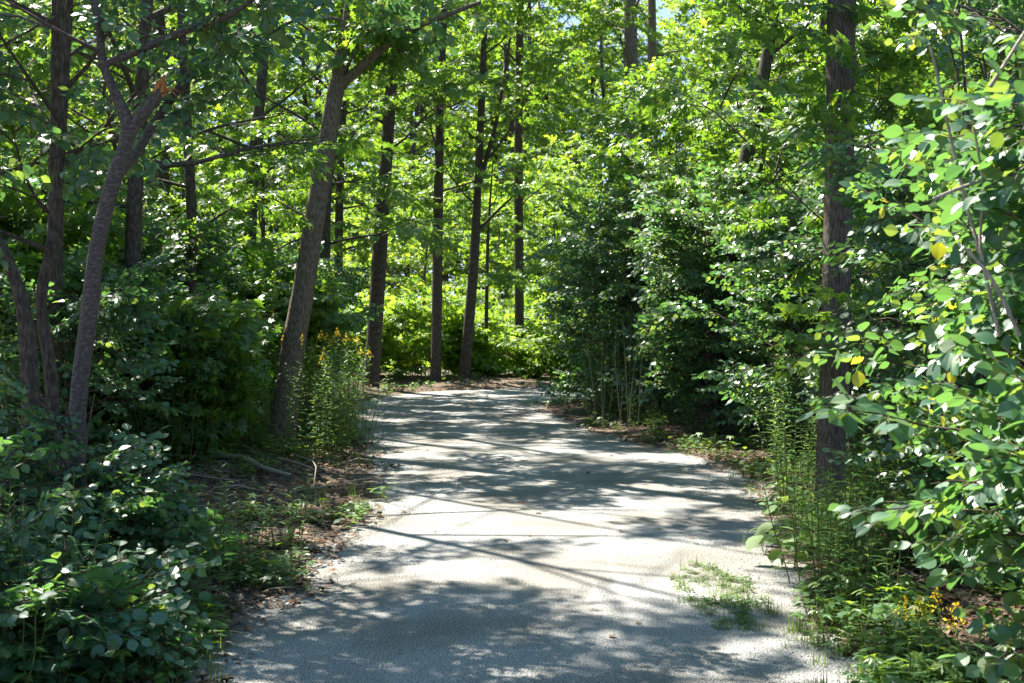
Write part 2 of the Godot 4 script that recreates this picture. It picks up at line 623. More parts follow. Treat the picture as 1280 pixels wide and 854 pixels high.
func trunk_line(d: float, px: Array, more: Array) -> Array:
	# px: [x, y, width] in the photograph at depth d; more: further [offset from the last, radius]; the result stands on the first point
	var out := []
	var o := at(px[0][0], px[0][1], d)
	o.y = -0.1
	for e in px:
		var p := at(e[0], e[1], d) - o
		if e == px[0]:
			p = Vector3.ZERO
		out.append([p, e[2] * 0.5 * d / FOCAL])
	var last: Vector3 = out[-1][0]
	for e in more:
		out.append([last + e[0], e[1]])
	return out

func foot(d: float, px: float) -> Vector3:
	return Vector3((px - 640.0) / FOCAL * d, -0.1, -d)

# ---------------------------------------------------------------- weeds and ground plants
func weed_mesh(n_stems: int, tall: float, spread: float, leaf: float, flowers: float) -> ArrayMesh:
	var st := Buf.new()
	var lf := [Buf.new(), Buf.new(), Buf.new()]
	var fl := Buf.new()
	for s in n_stems:
		var a := rr(0, TAU)
		var r := spread * sqrt(rng.randf())
		var o := Vector3(cos(a) * r, -0.05, sin(a) * r)
		var h := tall * rr(0.65, 1.1)
		var lean := Vector3(cos(a) * rr(0.0, 0.25), 1.0, sin(a) * rr(0.0, 0.25)) + jit(0.08)
		var p := []
		for k in 5:
			p.append(o + lean * h * k / 4.0 + jit(0.012))
		st.tube(p, [0.004, 0.0037, 0.0032, 0.0026, 0.0015], 4)
		var n := int(h / (leaf * 0.30))
		var turn := rr(0, TAU)
		for i in n:
			var t := lerpf(0.16, 1.0, float(i) / n)
			turn += 2.4
			var out := Vector3(cos(turn), lerpf(0.05, 0.75, t), sin(turn)).normalized()
			var x := Vector3.UP.cross(out).normalized()
			var bs := Basis(x, out.cross(x).normalized(), out).scaled(Vector3.ONE * rr(0.7, 1.15) * (1.15 - 0.55 * t))
			one_leaf(lf[rng.randi() % 3], Transform3D(bs, bend(p, t)), "lance", leaf)
		if rng.randf() < flowers:
			for i in 60:
				var t := rng.randf()
				var c: Vector3 = p[4] + Vector3(0, 0.10 * t - 0.02, 0) + Vector3(rr(-1, 1), rr(-0.2, 0.2), rr(-1, 1)) * 0.05 * (1.05 - t)
				var d1 := jit(1.0).normalized() * 0.007
				var d2 := jit(1.0).normalized() * 0.007
				fl.tri(c - d1, c + d1, c + d2, Vector3.UP, Vector3.UP, Vector3.UP)
	var m := ArrayMesh.new()
	st.into(m, M.green_stem)
	for k in 3:
		lf[k].into(m, M.lance[k])
	fl.into(m, M.flower)
	return m

func rosette_mesh(kind: String, n: int, leaf: float, tall: float, mats: Array) -> ArrayMesh:
	var lf := [Buf.new(), Buf.new(), Buf.new()]
	var st := Buf.new()
	for i in n:
		var a := i * 2.4 + rr(-0.4, 0.4)
		var top := Vector3(cos(a) * leaf * rr(0.2, 1.4), tall * rr(0.3, 1.0), sin(a) * leaf * rr(0.2, 1.4))
		st.tube([Vector3(0, -0.02, 0), top * 0.6 + Vector3(0, 0.01, 0), top], [0.0016, 0.0013, 0.001], 3)
		var out := Vector3(cos(a), rr(-0.4, 0.4), sin(a)).normalized()
		var x := (Vector3.UP + jit(0.3)).cross(out).normalized()
		one_leaf(lf[rng.randi() % 3], Transform3D(Basis(x, out.cross(x).normalized(), out).scaled(Vector3.ONE * rr(0.6, 1.2)), top), kind, leaf)
	var m := ArrayMesh.new()
	st.into(m, M.green_stem)
	for k in 3:
		lf[k].into(m, mats[k])
	return m

func tuft_mesh(n: int, tall: float) -> ArrayMesh:
	var b := Buf.new()
	for i in n:
		var a := rr(0, TAU)
		var o := Vector3(rr(-0.04, 0.04), -0.01, rr(-0.04, 0.04))
		var out := Vector3(cos(a), rr(0.5, 2.2), sin(a)).normalized()
		var x := Vector3(-sin(a), 0, cos(a))
		blade(b, Transform3D(Basis(x, out.cross(x).normalized(), out), o), [0.0022, 0.0024, 0.0016, 0.0], tall * rr(0.5, 1.1), 0.2, rr(-0.1, 0.5))
	return mesh_of(b, M.grass)

func litter_mesh(n: int, radius: float, size: float) -> ArrayMesh:
	var lf := [Buf.new(), Buf.new(), Buf.new(), Buf.new()]
	var tw := Buf.new()
	for i in n:
		var a := rr(0, TAU)
		var r := radius * sqrt(rng.randf())
		var o := Vector3(cos(a) * r, rr(0.003, 0.028), sin(a) * r)
		var bs := Basis.from_euler(Vector3(rr(-0.45, 0.45), rr(0, TAU), rr(-0.45, 0.45))).scaled(Vector3.ONE * rr(0.5, 1.2))
		var w := [0, 0, 1, 1, 2, 2, 2, 3][rng.randi() % 8] as int
		one_leaf(lf[w], Transform3D(bs, o), "maple_plain" if rng.randf() < 0.4 else "oval_plain", size * (0.8 if rng.randf() < 0.5 else 1.0))
	for i in 3:
		var o := Vector3(rr(-radius, radius), 0.012, rr(-radius, radius))
		var e := o + Vector3(rr(-0.15, 0.15), rr(-0.005, 0.02), rr(-0.15, 0.15))
		tw.tube([o, o.lerp(e, 0.5) + jit(0.008), e], [0.003, 0.0025, 0.0015], 4)
	var m := ArrayMesh.new()
	for k in 4:
		lf[k].into(m, M.litter[k])
	tw.into(m, M.pale_twig)
	return m

func on_ground(x: float, d: float, turn: float, s: float, lift := 0.0) -> Transform3D:
	return Transform3D(Basis(Vector3.UP, turn).scaled(Vector3.ONE * s), Vector3(x, height(x, d) + lift, -d))

func stems_for(n: int, tall: float, spread: float, r: float, lean := Vector3.ZERO) -> Array:
	var out := []
	var turn := rr(0, TAU)
	for i in n:
		turn += TAU / n + rr(-0.3, 0.3)
		var o := Vector3(cos(turn), 0, sin(turn)) * rr(0.03, 0.16)
		var h := tall * rr(0.75, 1.08)
		var g := Vector3(cos(turn), 0, sin(turn)) * spread * rr(0.5, 1.0) + lean
		out.append([[o, r], [o + g * 0.25 + Vector3(0, h * 0.35, 0) + jit(0.05), r * 0.8], [o + g * 0.6 + Vector3(0, h * 0.7, 0) + jit(0.07), r * 0.55], [o + g + Vector3(0, h, 0), r * 0.2]])
	return out

func shrub(called: String, label: String, group: String, x: float, d: float, tall: float, spread: float, o := {}) -> Node3D:
	var root := thing(called, label, "shrub", Vector3(x, height(x, d) - 0.04, -d), group)
	var spec := {"stems": stems_for(o.get("n", 5), tall, spread * 0.55, o.get("r", 0.02), o.get("lean", Vector3.ZERO)), "part_name": "stem", "bark": o.get("bark", M.bark_dark), "limbs": o.get("limbs", 9), "lo": o.get("lo", 0.12) * tall, "hi": tall, "spread": spread * 0.7, "subs": 5, "gap": o.get("gap", 0.2), "rise0": 0.25, "rise1": 0.9, "sides": 6, "per": 3, "size": o.get("size", 1.0), "carve": o.get("carve", false), "keep": o.get("keep", 1.0), "clump": o.get("clump", -0.2)}
	var places := woody(root, spec)
	var sp: String = o.get("spray", "oval_mid")
	leafage(root, sprays[sp][o.get("variant", rng.randi() % 3)], places, "foliage", o.get("singles", 0), o.get("leaf_meshes", []))
	return root

func tree(called: String, label: String, group: String, where: Vector3, stem: Array, o: Dictionary) -> Node3D:
	var root := thing(called, label, "tree", where, group)
	var spec := {"stems": [stem], "bark": M.bark, "limbs": 16, "lo": 3.0, "hi": 12.0, "spread": 2.4, "subs": 6, "gap": 0.38, "carve": true}
	spec.merge(o, true)
	var places := woody(root, spec)
	var sp: String = o.get("spray", "maple_mid")
	leafage(root, sprays[sp][o.get("variant", rng.randi() % 3)], places, "crown", o.get("singles", 0), o.get("leaf_meshes", []))
	return root

func simple_stem(tall: float, r: float, sway: float) -> Array:
	return [[Vector3(0, -0.1, 0), r * 1.25], [Vector3(rr(-1, 1) * sway * 0.1, 0.5, rr(-1, 1) * sway * 0.1), r], [Vector3(rr(-1, 1) * sway * 0.5, tall * 0.4, rr(-1, 1) * sway * 0.5), r * 0.8], [Vector3(rr(-1, 1) * sway, tall * 0.75, rr(-1, 1) * sway), r * 0.45], [Vector3(rr(-1, 1) * sway, tall, rr(-1, 1) * sway), r * 0.1]]

func _ready() -> void:
	# ------------------------------------------------------------ camera, sky, sun, exposure
	var cam := Camera3D.new()
	cam.name = "camera"
	cam.near = 0.1
	cam.far = 600.0
	var lens := CameraAttributesPhysical.new()
	lens.frustum_focal_length = 45.0
	lens.frustum_focus_distance = 15.0
	lens.frustum_near = 0.1
	lens.frustum_far = 600.0
	lens.exposure_aperture = 9.0
	cam.attributes = lens
	cam.fov = 29.86
	add_child(cam)
	cam.position = Vector3(0, 1.6, 0)
	cam.rotation = Vector3(-atan((427.0 - HORIZON) / FOCAL), 0, 0)
	cam.current = true

	var env := Environment.new()
	env.background_mode = Environment.BG_SKY
	var sky := Sky.new()
	var sm := ProceduralSkyMaterial.new()
	sm.sky_top_color = Color(0.46, 0.62, 0.86)
	sm.sky_horizon_color = Color(0.78, 0.86, 0.95)
	sm.sky_curve = 0.18
	sm.ground_bottom_color = Color(0.16, 0.17, 0.12)
	sm.ground_horizon_color = Color(0.45, 0.47, 0.42)
	sky.sky_material = sm
	env.sky = sky
	env.background_energy_multiplier = 0.42
	env.tonemap_mode = Environment.TONE_MAPPER_LINEAR
	env.tonemap_exposure = 4.5
	env.sdfgi_enabled = true
	env.ssao_enabled = true
	env.ssil_enabled = true
	var we := WorldEnvironment.new()
	we.name = "world_environment"
	we.environment = env
	add_child(we)

	var sun := DirectionalLight3D.new()
	sun.name = "sun"
	sun.light_energy = 1.6
	sun.light_color = Color(1.0, 0.975, 0.93)
	sun.light_angular_distance = 0.53
	sun.shadow_enabled = true
	sun.sky_mode = DirectionalLight3D.SKY_MODE_LIGHT_ONLY
	add_child(sun)
	sun.basis = Basis.looking_at(-TO_SUN.normalized())

	rng.seed = 20240
	gap_noise.seed = 77
	gap_noise.noise_type = FastNoiseLite.TYPE_SIMPLEX_SMOOTH
	gap_noise.frequency = 0.62
	gap_noise.fractal_octaves = 2
	clump_noise.seed = 31
	clump_noise.noise_type = FastNoiseLite.TYPE_SIMPLEX_SMOOTH
	clump_noise.frequency = 1.1
	clump_noise.fractal_octaves = 2
	ground_noise.seed = 5
	ground_noise.noise_type = FastNoiseLite.TYPE_SIMPLEX_SMOOTH
	ground_noise.frequency = 0.8
	ground_noise.fractal_octaves = 3

	var cp := []
	for c in CENTRE:
		cp.append([Vector3(c[0], 0, c[1]), 0.0])
	for p in smooth(cp, 4)[0]:
		centre_pts.append(Vector2(p.x, p.z))
	make_materials()

	# ------------------------------------------------------------ ground and path
	var soil := sheet(steps([[-140.0, -32.0, 12.0], [-32.0, -8.0, 1.5], [-8.0, 8.0, 0.14], [8.0, 32.0, 1.5], [32.0, 140.0, 12.0]]), steps([[-60.0, -12.0, 6.0], [-12.0, 3.0, 0.8], [3.0, 26.0, 0.14], [26.0, 50.0, 2.0], [50.0, 200.0, 15.0]]), height)
	var go := part(self, "ground", mesh_of(soil, M.soil))
	go.set_meta("kind", "structure")
	var pb := Buf.new()
	var rows := []
	var n_c := centre_pts.size()
	for i in n_c:
		var a := centre_pts[max(i - 1, 0)]
		var b := centre_pts[min(i + 1, n_c - 1)]
		var tn := (b - a).normalized()
		var side := Vector2(tn.y, -tn.x)
		var row := []
		for k in 13:
			var f := (k - 6) / 6.0
			var q := centre_pts[i] + side * f * 2.1
			row.append(Vector3(q.x, 0.012 * (1.0 - f * f), -q.y))
		rows.append(row)
	for i in n_c - 1:
		for k in 12:
			pb.tri(rows[i][k], rows[i + 1][k], rows[i + 1][k + 1], Vector3.UP, Vector3.UP, Vector3.UP)
			pb.tri(rows[i][k], rows[i + 1][k + 1], rows[i][k + 1], Vector3.UP, Vector3.UP, Vector3.UP)
	var po := part(self, "path", mesh_of(pb, M.gravel))
	po.set_meta("kind", "structure")
	print("ground done")

	# ------------------------------------------------------------ twigs of leaves, a few of each kind
	sprays.maple_near = []
	sprays.maple_mid = []
	sprays.maple_far = []
	sprays.oval_near = []
	sprays.oval_mid = []
	sprays.big_maple = []
	for k in 4:
		sprays.maple_near.append(make_spray("maple", M.maple, 0.075, 4, 0.50, [0.55, 0.25, 0.2], 0.045, M.twig))
		sprays.maple_mid.append(make_spray("maple_plain", M.maple, 0.078, 4, 0.52, [0.55, 0.25, 0.2], 0.045, M.twig))
		sprays.maple_far.append(make_spray("maple_plain", M.far_maple, 0.088, 4, 0.60, [0.5, 0.3, 0.2], 0.04, M.twig, false))
		sprays.oval_near.append(make_spray("oval", M.oval + [M.yellow_leaf], 0.056, 4, 0.34, [0.52, 0.22, 0.26, 0.0] if k < 3 else [0.5, 0.24, 0.23, 0.03], 0.012, M.twig))
		sprays.oval_mid.append(make_spray("oval_plain", M.oval, 0.062, 5, 0.42, [0.5, 0.28, 0.22], 0.012, M.twig))
		sprays.big_maple.append(make_spray("maple", M.maple, 0.085, 1, 0.16, [0.5, 0.4, 0.1], 0.05, M.twig))
	var oval_leaves := leaf_set("oval", M.oval + [M.yellow_leaf], 0.056)
	var maple_leaves := leaf_set("maple", M.maple, 0.075)
	var big_leaves := leaf_set("maple", M.maple, 0.085)

	# ------------------------------------------------------------ the trees one can tell apart
	var t1 := trunk_line(14.2, [[350, 565, 42], [355, 520, 35], [364, 450, 31], [381, 350, 28], [403, 220, 25], [418, 130, 22], [436, 40, 19]], [[Vector3(0.25, 1.6, 0.1), 0.085], [Vector3(0.4, 4.0, 0.2), 0.06], [Vector3(0.5, 7.0, 0.0), 0.015]])
	var s := 14.2 / FOCAL
	var fork := Vector3((422 - 350) * s, 1.7 + (380 - 112) * s, 0)
	tree("leaning_maple_tree", "grey leaning maple trunk rising out of tall weeds left of the path", "", foot(14.2, 350), t1, {"bark": M.bark_grey, "limbs": 20, "lo": 4.7, "hi": 11.0, "spread": 2.6, "sides": 14, "per": 6, "bias": Vector2(0.2, 0.3), "leafy_extra": true,
		"extra": [[[fork, 0.06], [fork + Vector3(0.35, 0.28, 0.1), 0.05], [fork + Vector3(0.78, 0.58, 0.2), 0.04], [fork + Vector3(1.6, 0.85, 0.4), 0.02]], [[fork + Vector3(0.02, 0.1, 0), 0.05], [fork + Vector3(0.3, 0.5, 0.15), 0.038], [fork + Vector3(0.8, 0.72, 0.35), 0.02]]]})
	tree("maple_tree", "dark straight trunk at the left side of the far path bend", "", foot(23.6, 462), trunk_line(23.6, [[462, 490, 24], [468, 420, 19], [476, 300, 18], [487, 150, 15]], [[Vector3(0.15, 2.5, 0), 0.08], [Vector3(0.3, 7.5, 0), 0.015]]), {"bark": M.bark_dark, "limbs": 20, "lo": 3.4, "hi": 12, "spread": 2.6})
	tree("maple_tree", "slender straight trunk second from the left behind the path bend", "", foot(25.0, 544), trunk_line(25.0, [[544, 484, 15], [546, 400, 13], [548, 260, 12], [551, 115, 10]], [[Vector3(0.1, 2.5, 0), 0.06], [Vector3(0, 6.5, 0), 0.012]]), {"bark": M.bark_dark, "limbs": 18, "lo": 3.3, "hi": 11.5, "spread": 2.2})
	var s2 := 25.4 / FOCAL
	tree("forked_maple_tree", "slim dark trunk forking into two stems behind the path bend", "", foot(25.4, 578), trunk_line(25.4, [[578, 482, 16], [584, 428, 14], [593, 320, 12], [597, 240, 10], [601, 150, 9]], [[Vector3(0.1, 2.5, 0), 0.05], [Vector3(0.1, 6.0, 0), 0.012]]), {"bark": M.bark_dark, "limbs": 18, "lo": 3.4, "hi": 11.0, "spread": 2.2,
		"extra": [[[Vector3(19 * s2, 1.7 + 142 * s2, 0), 0.055], [Vector3(31 * s2, 1.7 + 185 * s2, 0), 0.048], [Vector3(44 * s2, 1.7 + 235 * s2, 0), 0.04], [Vector3(60 * s2, 1.7 + 330 * s2, 0.1), 0.02]], [[Vector3(16 * s2, 1.7 + 88 * s2, 0), 0.035], [Vector3(40 * s2, 1.7 + 112 * s2, 0), 0.028], [Vector3(70 * s2, 1.7 + 140 * s2, 0.1), 0.015]]]})
	tree("maple_tree", "thin straight trunk in the middle, right end of the far row", "", foot(27.2, 649), trunk_line(27.2, [[649, 478, 14], [649, 380, 12], [648, 200, 11], [650, 20, 9]], [[Vector3(0.1, 2.5, 0), 0.05], [Vector3(0.1, 5.5, 0), 0.012]]), {"bark": M.bark_dark, "limbs": 18, "lo": 3.6, "hi": 12, "spread": 2.3})
	tree("sapling", "very thin sapling between the forked trunk and the middle trunk", "", foot(26.4, 607), trunk_line(26.4, [[607, 480, 6], [608, 400, 5], [610, 300, 4]], [[Vector3(0.1, 1.6, 0), 0.01]]), {"bark": M.bark_dark, "limbs": 8, "lo": 2.0, "hi": 4.6, "spread": 0.8})
	tree("crooked_maple_tree", "crooked dark trunk inside the right hand thicket", "", foot(15.2, 884), trunk_line(15.2, [[884, 545, 26], [887, 480, 23], [890, 443, 22], [897, 389, 21], [909, 345, 20], [916, 310, 19], [924, 237, 18], [945, 136, 17], [958, 65, 15]], [[Vector3(0.2, 1.6, 0), 0.06], [Vector3(0.5, 5.5, 0), 0.012]]), {"bark": M.bark_dark, "limbs": 18, "lo": 1.5, "hi": 10, "spread": 2.2, "spray": "maple_near", "keep": 0.8})
	var s3 := 9.6 / FOCAL
	tree("maple_tree", "broad ridged trunk standing at the right behind the near shrubs", "", foot(9.6, 1040), trunk_line(9.6, [[1040, 648, 44], [1040, 560, 36], [1044, 400, 36], [1048, 200, 36], [1049, 30, 36]], [[Vector3(0.05, 1.6, 0), 0.09], [Vector3(0.3, 4.0, 0), 0.06], [Vector3(0.3, 8.0, 0.1), 0.012]]), {"bark": M.bark_ridged, "limbs": 16, "lo": 4.0, "hi": 11, "spread": 2.3, "sides": 14, "spray": "maple_mid", "per": 6, "bias": Vector2(0.25, 0.0)})
	tree("young_maple_tree", "young maple with drooping lobed leaves left of the broad right trunk", "", Vector3(2.72, -0.1, -10.2), [[Vector3(0, 0, 0), 0.018], [Vector3(-0.05, 1.5, 0.05), 0.016], [Vector3(-0.1, 3.0, 0.1), 0.012], [Vector3(-0.1, 4.6, 0.1), 0.004]], {"bark": M.bark_dark, "limbs": 13, "lo": 1.3, "hi": 4.4, "spread": 1.1, "subs": 4, "gap": 0.26, "bias": Vector2(-0.55, 0.35), "clump": -0.3, "spray": "maple_near", "singles": 280, "leaf_meshes": maple_leaves})
	tree("maple_tree", "grey upright trunk seen high up above the right hand thicket", "", foot(25.5, 797), trunk_line(25.5, [[803, 480, 20], [801, 300, 17], [797, 160, 17], [793, 10, 16]], [[Vector3(0, 3.0, 0), 0.09], [Vector3(0.2, 7.0, 0), 0.015]]), {"bark": M.bark_grey, "limbs": 14, "lo": 5.5, "hi": 13, "spread": 2.4, "spray": "maple_far"})
	tree("maple_tree", "thinner grey trunk just right of the high upright trunk", "", foot(29.5, 818), trunk_line(29.5, [[820, 470, 15], [819, 300, 13], [816, 60, 11]], [[Vector3(0, 3.0, 0), 0.07], [Vector3(0.2, 6.5, 0), 0.015]]), {"bark": M.bark_grey, "limbs": 12, "lo": 6.0, "hi": 13, "spread": 2.3, "spray": "maple_far"})
	for a in [[311, 18.5, 17, "dark trunk in the left undergrowth, left of the leaning trunk", 2.2], [404, 20.5, 15, "dark trunk just right of the leaning trunk, thicker of the two", 2.4], [421, 23.0, 11, "thin dark trunk right of the leaning trunk, thinner of the two", 2.0], [236, 14.0, 14, "dark trunk in shade between the broken stem and the leaning trunk", 2.2], [166, 11.8, 21, "dark trunk close behind the broken foreground stem", 3.0]]:
		var d: float = a[1]
		var w: float = a[2]
		tree("maple_tree", a[3], "", foot(d, a[0]), trunk_line(d, [[a[0], 500, w * 1.2], [a[0] + 2, 400, w], [a[0] + 4, 250, w * 0.9]], [[Vector3(rr(-0.2, 0.3), 3.5, 0), w * 0.3 * d / FOCAL], [Vector3(rr(-0.3, 0.4), 8.0, 0), 0.012]]), {"bark": M.bark_dark, "limbs": 19, "lo": 2.4, "hi": 10.5, "spread": a[4], "gap": 0.34, "bias": Vector2(0.35 if d < 12.0 else 0.0, 0.05)})
	print("hero trees done")

	# the broken stem in the left foreground and the stems round it
	var d0 := 7.0
	var q := d0 / FOCAL
	var fg := trunk_line(d0, [[84, 745, 30], [88, 640, 25], [97, 500, 23], [112, 390, 22], [122, 310, 21], [141, 235, 20], [162, 165, 19], [147, 120, 13], [131, 80, 11], [128, 40, 10], [118, -10, 10]], [[Vector3(-0.1, 0.5, 0), 0.02], [Vector3(-0.1, 1.6, 0.1), 0.006]])
	var o0 := foot(d0, 84)
	var ft := tree("buckthorn_tree", "smooth barked foreground stem with a snapped orange branch stub", "", o0, fg, {"bark": M.bark_stem, "limbs": 7, "lo": 2.9, "hi": 4.6, "spread": 1.3, "sides": 12, "per": 5, "spray": "oval_near", "gap": 0.24, "leafy_extra": true, "singles": 200, "leaf_meshes": oval_leaves,
		"extra": [[[at(126, 85, d0) - o0, 0.018], [at(160, 72, d0) - o0, 0.024], [at(237, 40, d0) - o0, 0.021], [at(290, 22, d0 - 0.2) - o0, 0.015], [at(345, -20, d0 - 0.4) - o0, 0.008]], [[at(146, 222, d0 + 0.1) - o0, 0.03], [at(174, 191, d0 + 0.25) - o0, 0.026], [at(195, 156, d0 + 0.35) - o0, 0.025], [at(229, 108, d0 + 0.4) - o0, 0.024], [at(267, 70, d0 + 0.4) - o0, 0.022], [at(282, 30, d0 + 0.4) - o0, 0.018], [at(296, -20, d0 + 0.4) - o0, 0.013]], [[at(265, 72, d0 + 0.4) - o0, 0.02], [at(302, 42, d0 + 0.4) - o0, 0.017], [at(360, 2, d0 + 0.4) - o0, 0.014], [at(440, -22, d0 + 0.3) - o0, 0.01], [at(530, -8, d0 + 0.2) - o0, 0.005]]]})
	var stub := Buf.new()
	var sb := smooth([[at(160, 178, d0) - o0, 0.030], [at(172, 155, d0) - o0, 0.034], [at(190, 132, d0) - o0, 0.031], [at(203, 114, d0) - o0, 0.028]], 4)
	stub.tube(sb[0], sb[1], 10, 0.06, 4)
	var so := part(ft, "broken_branch", mesh_of(stub, M.bark_stem))
	var tear := Buf.new()
	for k in 26:
		var a0 := at(200, 117, d0) - o0 + jit(0.022)
		var dir := Vector3(rr(0.1, 0.8), rr(0.3, 1.0), rr(-0.3, 0.3)).normalized()
		var ln := rr(0.03, 0.09)
		tear.tube([a0, a0 + dir * ln * 0.6 + jit(0.006), a0 + dir * ln + jit(0.012)], [0.012, 0.008, 0.001], 4)
	for k in 3:
		var a0 := at(208, 112, d0) - o0
		var dir := Vector3(1.0, rr(-0.9, 0.1), rr(-0.2, 0.3)).normalized()
		tear.tube([a0, a0 + dir * 0.05, a0 + dir * 0.08 + Vector3(0, -0.02, 0)], [0.005, 0.003, 0.001], 4)
	var to := part(so, "splintered_wood", mesh_of(tear, M.torn_wood))
	to.set_meta("label", "torn orange wood at the snapped branch end")
	tree("buckthorn_tree", "tall thin upright stem left of the broken foreground stem", "", foot(9.6, 60), trunk_line(9.6, [[60, 640, 22], [66, 450, 20], [72, 250, 19], [77, 60, 18], [78, 0, 17]], [[Vector3(0, 1.5, 0), 0.035], [Vector3(0.3, 4.0, 0), 0.01]]), {"bark": M.bark_dark, "limbs": 12, "lo": 2.2, "hi": 7.5, "spread": 1.7, "spray": "oval_mid", "gap": 0.26})
	tree("buckthorn_tree", "dark leaning stem nearest the left edge, bending left higher up", "", foot(7.8, 36), trunk_line(7.8, [[36, 690, 26], [38, 560, 24], [36, 440, 22], [26, 370, 18], [4, 310, 14], [-30, 240, 11]], [[Vector3(-0.2, 1.2, 0), 0.015], [Vector3(-0.3, 2.4, 0), 0.006]]), {"bark": M.bark_dark, "limbs": 10, "lo": 2.0, "hi": 4.6, "spread": 1.5, "spray": "oval_near", "gap": 0.26, "bias": Vector2(0.3, 0.0)})
	tree("buckthorn_tree", "dark stem between the leftmost stem and the broken stem", "", foot(8.3, 72), trunk_line(8.3, [[72, 670, 18], [64, 480, 16], [52, 380, 14], [66, 300, 13], [78, 190, 12]], [[Vector3(0.1, 1.4, 0), 0.02], [Vector3(0.2, 2.8, 0), 0.006]]), {"bark": M.bark_dark, "limbs": 10, "lo": 1.8, "hi": 5.0, "spread": 1.5, "spray": "oval_mid", "gap": 0.25})
	print("foreground stems done")

	# ------------------------------------------------------------ trees beside the frame that shade the path
	for a in [[-5.6, 11.0], [-7.0, 15.5], [-5.4, 20.0], [-7.6, 21.5], [-8.6, 27.5], [-9.4, 18.0], [-5.2, 5.0], [-4.9, 8.4], [-6.0, 1.0], [-4.6, -3.5], [4.6, 0.5], [5.2, 5.5], [4.4, -4.0]]:
		tree("maple_tree", "tall maple on the right beside the camera" if a[0] > 0.0 else ("tall maple on the left beside the camera" if a[1] < 9.0 else "tall maple deep in the left hand woods"), "tall maples beside the camera" if a[0] > 0.0 or a[1] < 9.0 else "tall maples in the left woods", Vector3(a[0], -0.05, -a[1]), simple_stem(rr(12, 14), 0.13, 0.4), {"bark": M.bark_dark, "limbs": 18, "lo": 3.4, "hi": 13.0, "spread": 2.7, "gap": 0.42})
	print("shade trees done")

	# ------------------------------------------------------------ thickets
	var wall := [[1.55, 20.3, 2.9, 1.2, "shrub at the inside of the path bend with branches hanging over the gravel"], [1.9, 17.6, 3.2, 1.2, "dark shrub with dead straw stems at its foot right of the path"], [2.55, 15.3, 3.0, 1.1, "shrub round the crooked dark trunk"], [3.15, 13.1, 3.2, 1.2, "shrub between the crooked dark trunk and the broad right trunk"], [3.5, 11.2, 2.8, 1.1, "shrub behind the broad ridged right trunk"]]
	for w in wall:
		shrub("honeysuckle_shrub", w[4], "shrubs of the right hand thicket", w[0], w[1], w[2], w[3], {"n": 7, "limbs": 11, "r": 0.018, "gap": 0.22, "lo": 0.06, "clump": -0.02})
	for w in [[2.6, 19.2, 4.6, "leftmost bushy young maple of the right hand thicket"], [3.4, 17.0, 5.0, "bushy young maple just behind the crooked dark trunk"], [4.4, 14.6, 5.5, "bushy young maple right of the broad ridged trunk, farther back"], [4.6, 19.5, 6.0, "farthest bushy young maple of the right hand thicket"], [4.9, 11.6, 5.0, "young maple mostly hidden behind the big sunlit right shrub"], [6.0, 16.0, 6.5, "tallest young maple behind the near right hand shrubs"]]:
		var x: float = w[0]
		tree("young_maple_tree", w[3], "young maples of the right thicket", Vector3(x, 0, -w[1]), simple_stem(w[2], 0.05, 0.3), {"bark": M.bark_dark, "limbs": 16, "lo": 0.9, "hi": w[2], "spread": 1.7, "gap": 0.26, "carve": false})
	for w in [[-3.5, 17.0, 2.2, 1.1, "leafy shrub at the foot of the dark trunk left of the leaning trunk"], [-4.1, 14.2, 2.4, 1.2, "leafy shrub behind the broken stem, level with the leaning trunk"], [-4.9, 11.6, 2.4, 1.2, "shaded shrub behind the leftmost stems at the frame edge"], [-3.6, 20.2, 2.2, 1.1, "leafy shrub directly behind the leaning trunk"], [-4.8, 17.6, 2.8, 1.2, "tallest leafy shrub, deepest in the left undergrowth"], [-3.5, 12.4, 1.4, 0.8, "smallest leafy shrub of the left undergrowth beside the brush pile"]]:
		shrub("undergrowth_shrub", w[4], "shrubs of the left undergrowth", w[0], w[1], w[2], w[3], {"n": 6, "limbs": 9, "gap": 0.21, "spray": "oval_mid" if rng.randf() < 0.5 else "maple_mid"})
	for w in [[-4.6, 15.6, 5.5, "bushy young maple between the broken stem and the leaning trunk"], [-5.6, 13.0, 5.0, "bushy young maple at the left frame edge"], [-4.4, 22.0, 6.0, "farthest bushy young maple of the left hand woods"], [-6.2, 17.2, 6.0, "bushy young maple behind the tall thin upright stem"]]:
		tree("young_maple_tree", w[3], "young maples of the left woods", Vector3(w[0], 0, -w[1]), simple_stem(w[2], 0.05, 0.3), {"bark": M.bark_dark, "limbs": 15, "lo": 0.9, "hi": w[2], "spread": 1.8, "gap": 0.28})
	# behind the bend: low bushes in the sun
	for k in 30:
		var back := k >= 14
		var x := (-5.4 + 0.76 * k if not back else -8.0 + 0.95 * (k - 14)) + rr(-0.25, 0.25)
		shrub("woodland_shrub", "low sunlit shrub in the glade behind the first bushes" if back else "low sunlit shrub beyond the far edge of the path", "sunlit shrubs of the glade" if back else "sunlit shrubs beyond the bend", x, rr(28.5, 34.5) if back else rr(25.9, 27.2), rr(0.6, 1.9), rr(0.6, 0.9), {"n": 4, "limbs": 6, "spray": "maple_far", "gap": 0.34, "r": 0.008, "lo": 0.05, "clump": 0.02, "keep": 0.5})
	print("thickets done")

	# ------------------------------------------------------------ near shrubs
	var near_o := {"spray": "oval_near", "leaf_meshes": oval_leaves, "carve": true}
	var r1 := shrub("buckthorn_shrub", "big sunlit round leaved shrub filling the right edge of the view", "", 2.62, 5.2, 3.7, 1.25, near_o.merged({"n": 8, "limbs": 13, "r": 0.02, "gap": 0.17, "singles": 300, "lo": 0.05, "variant": 3}))
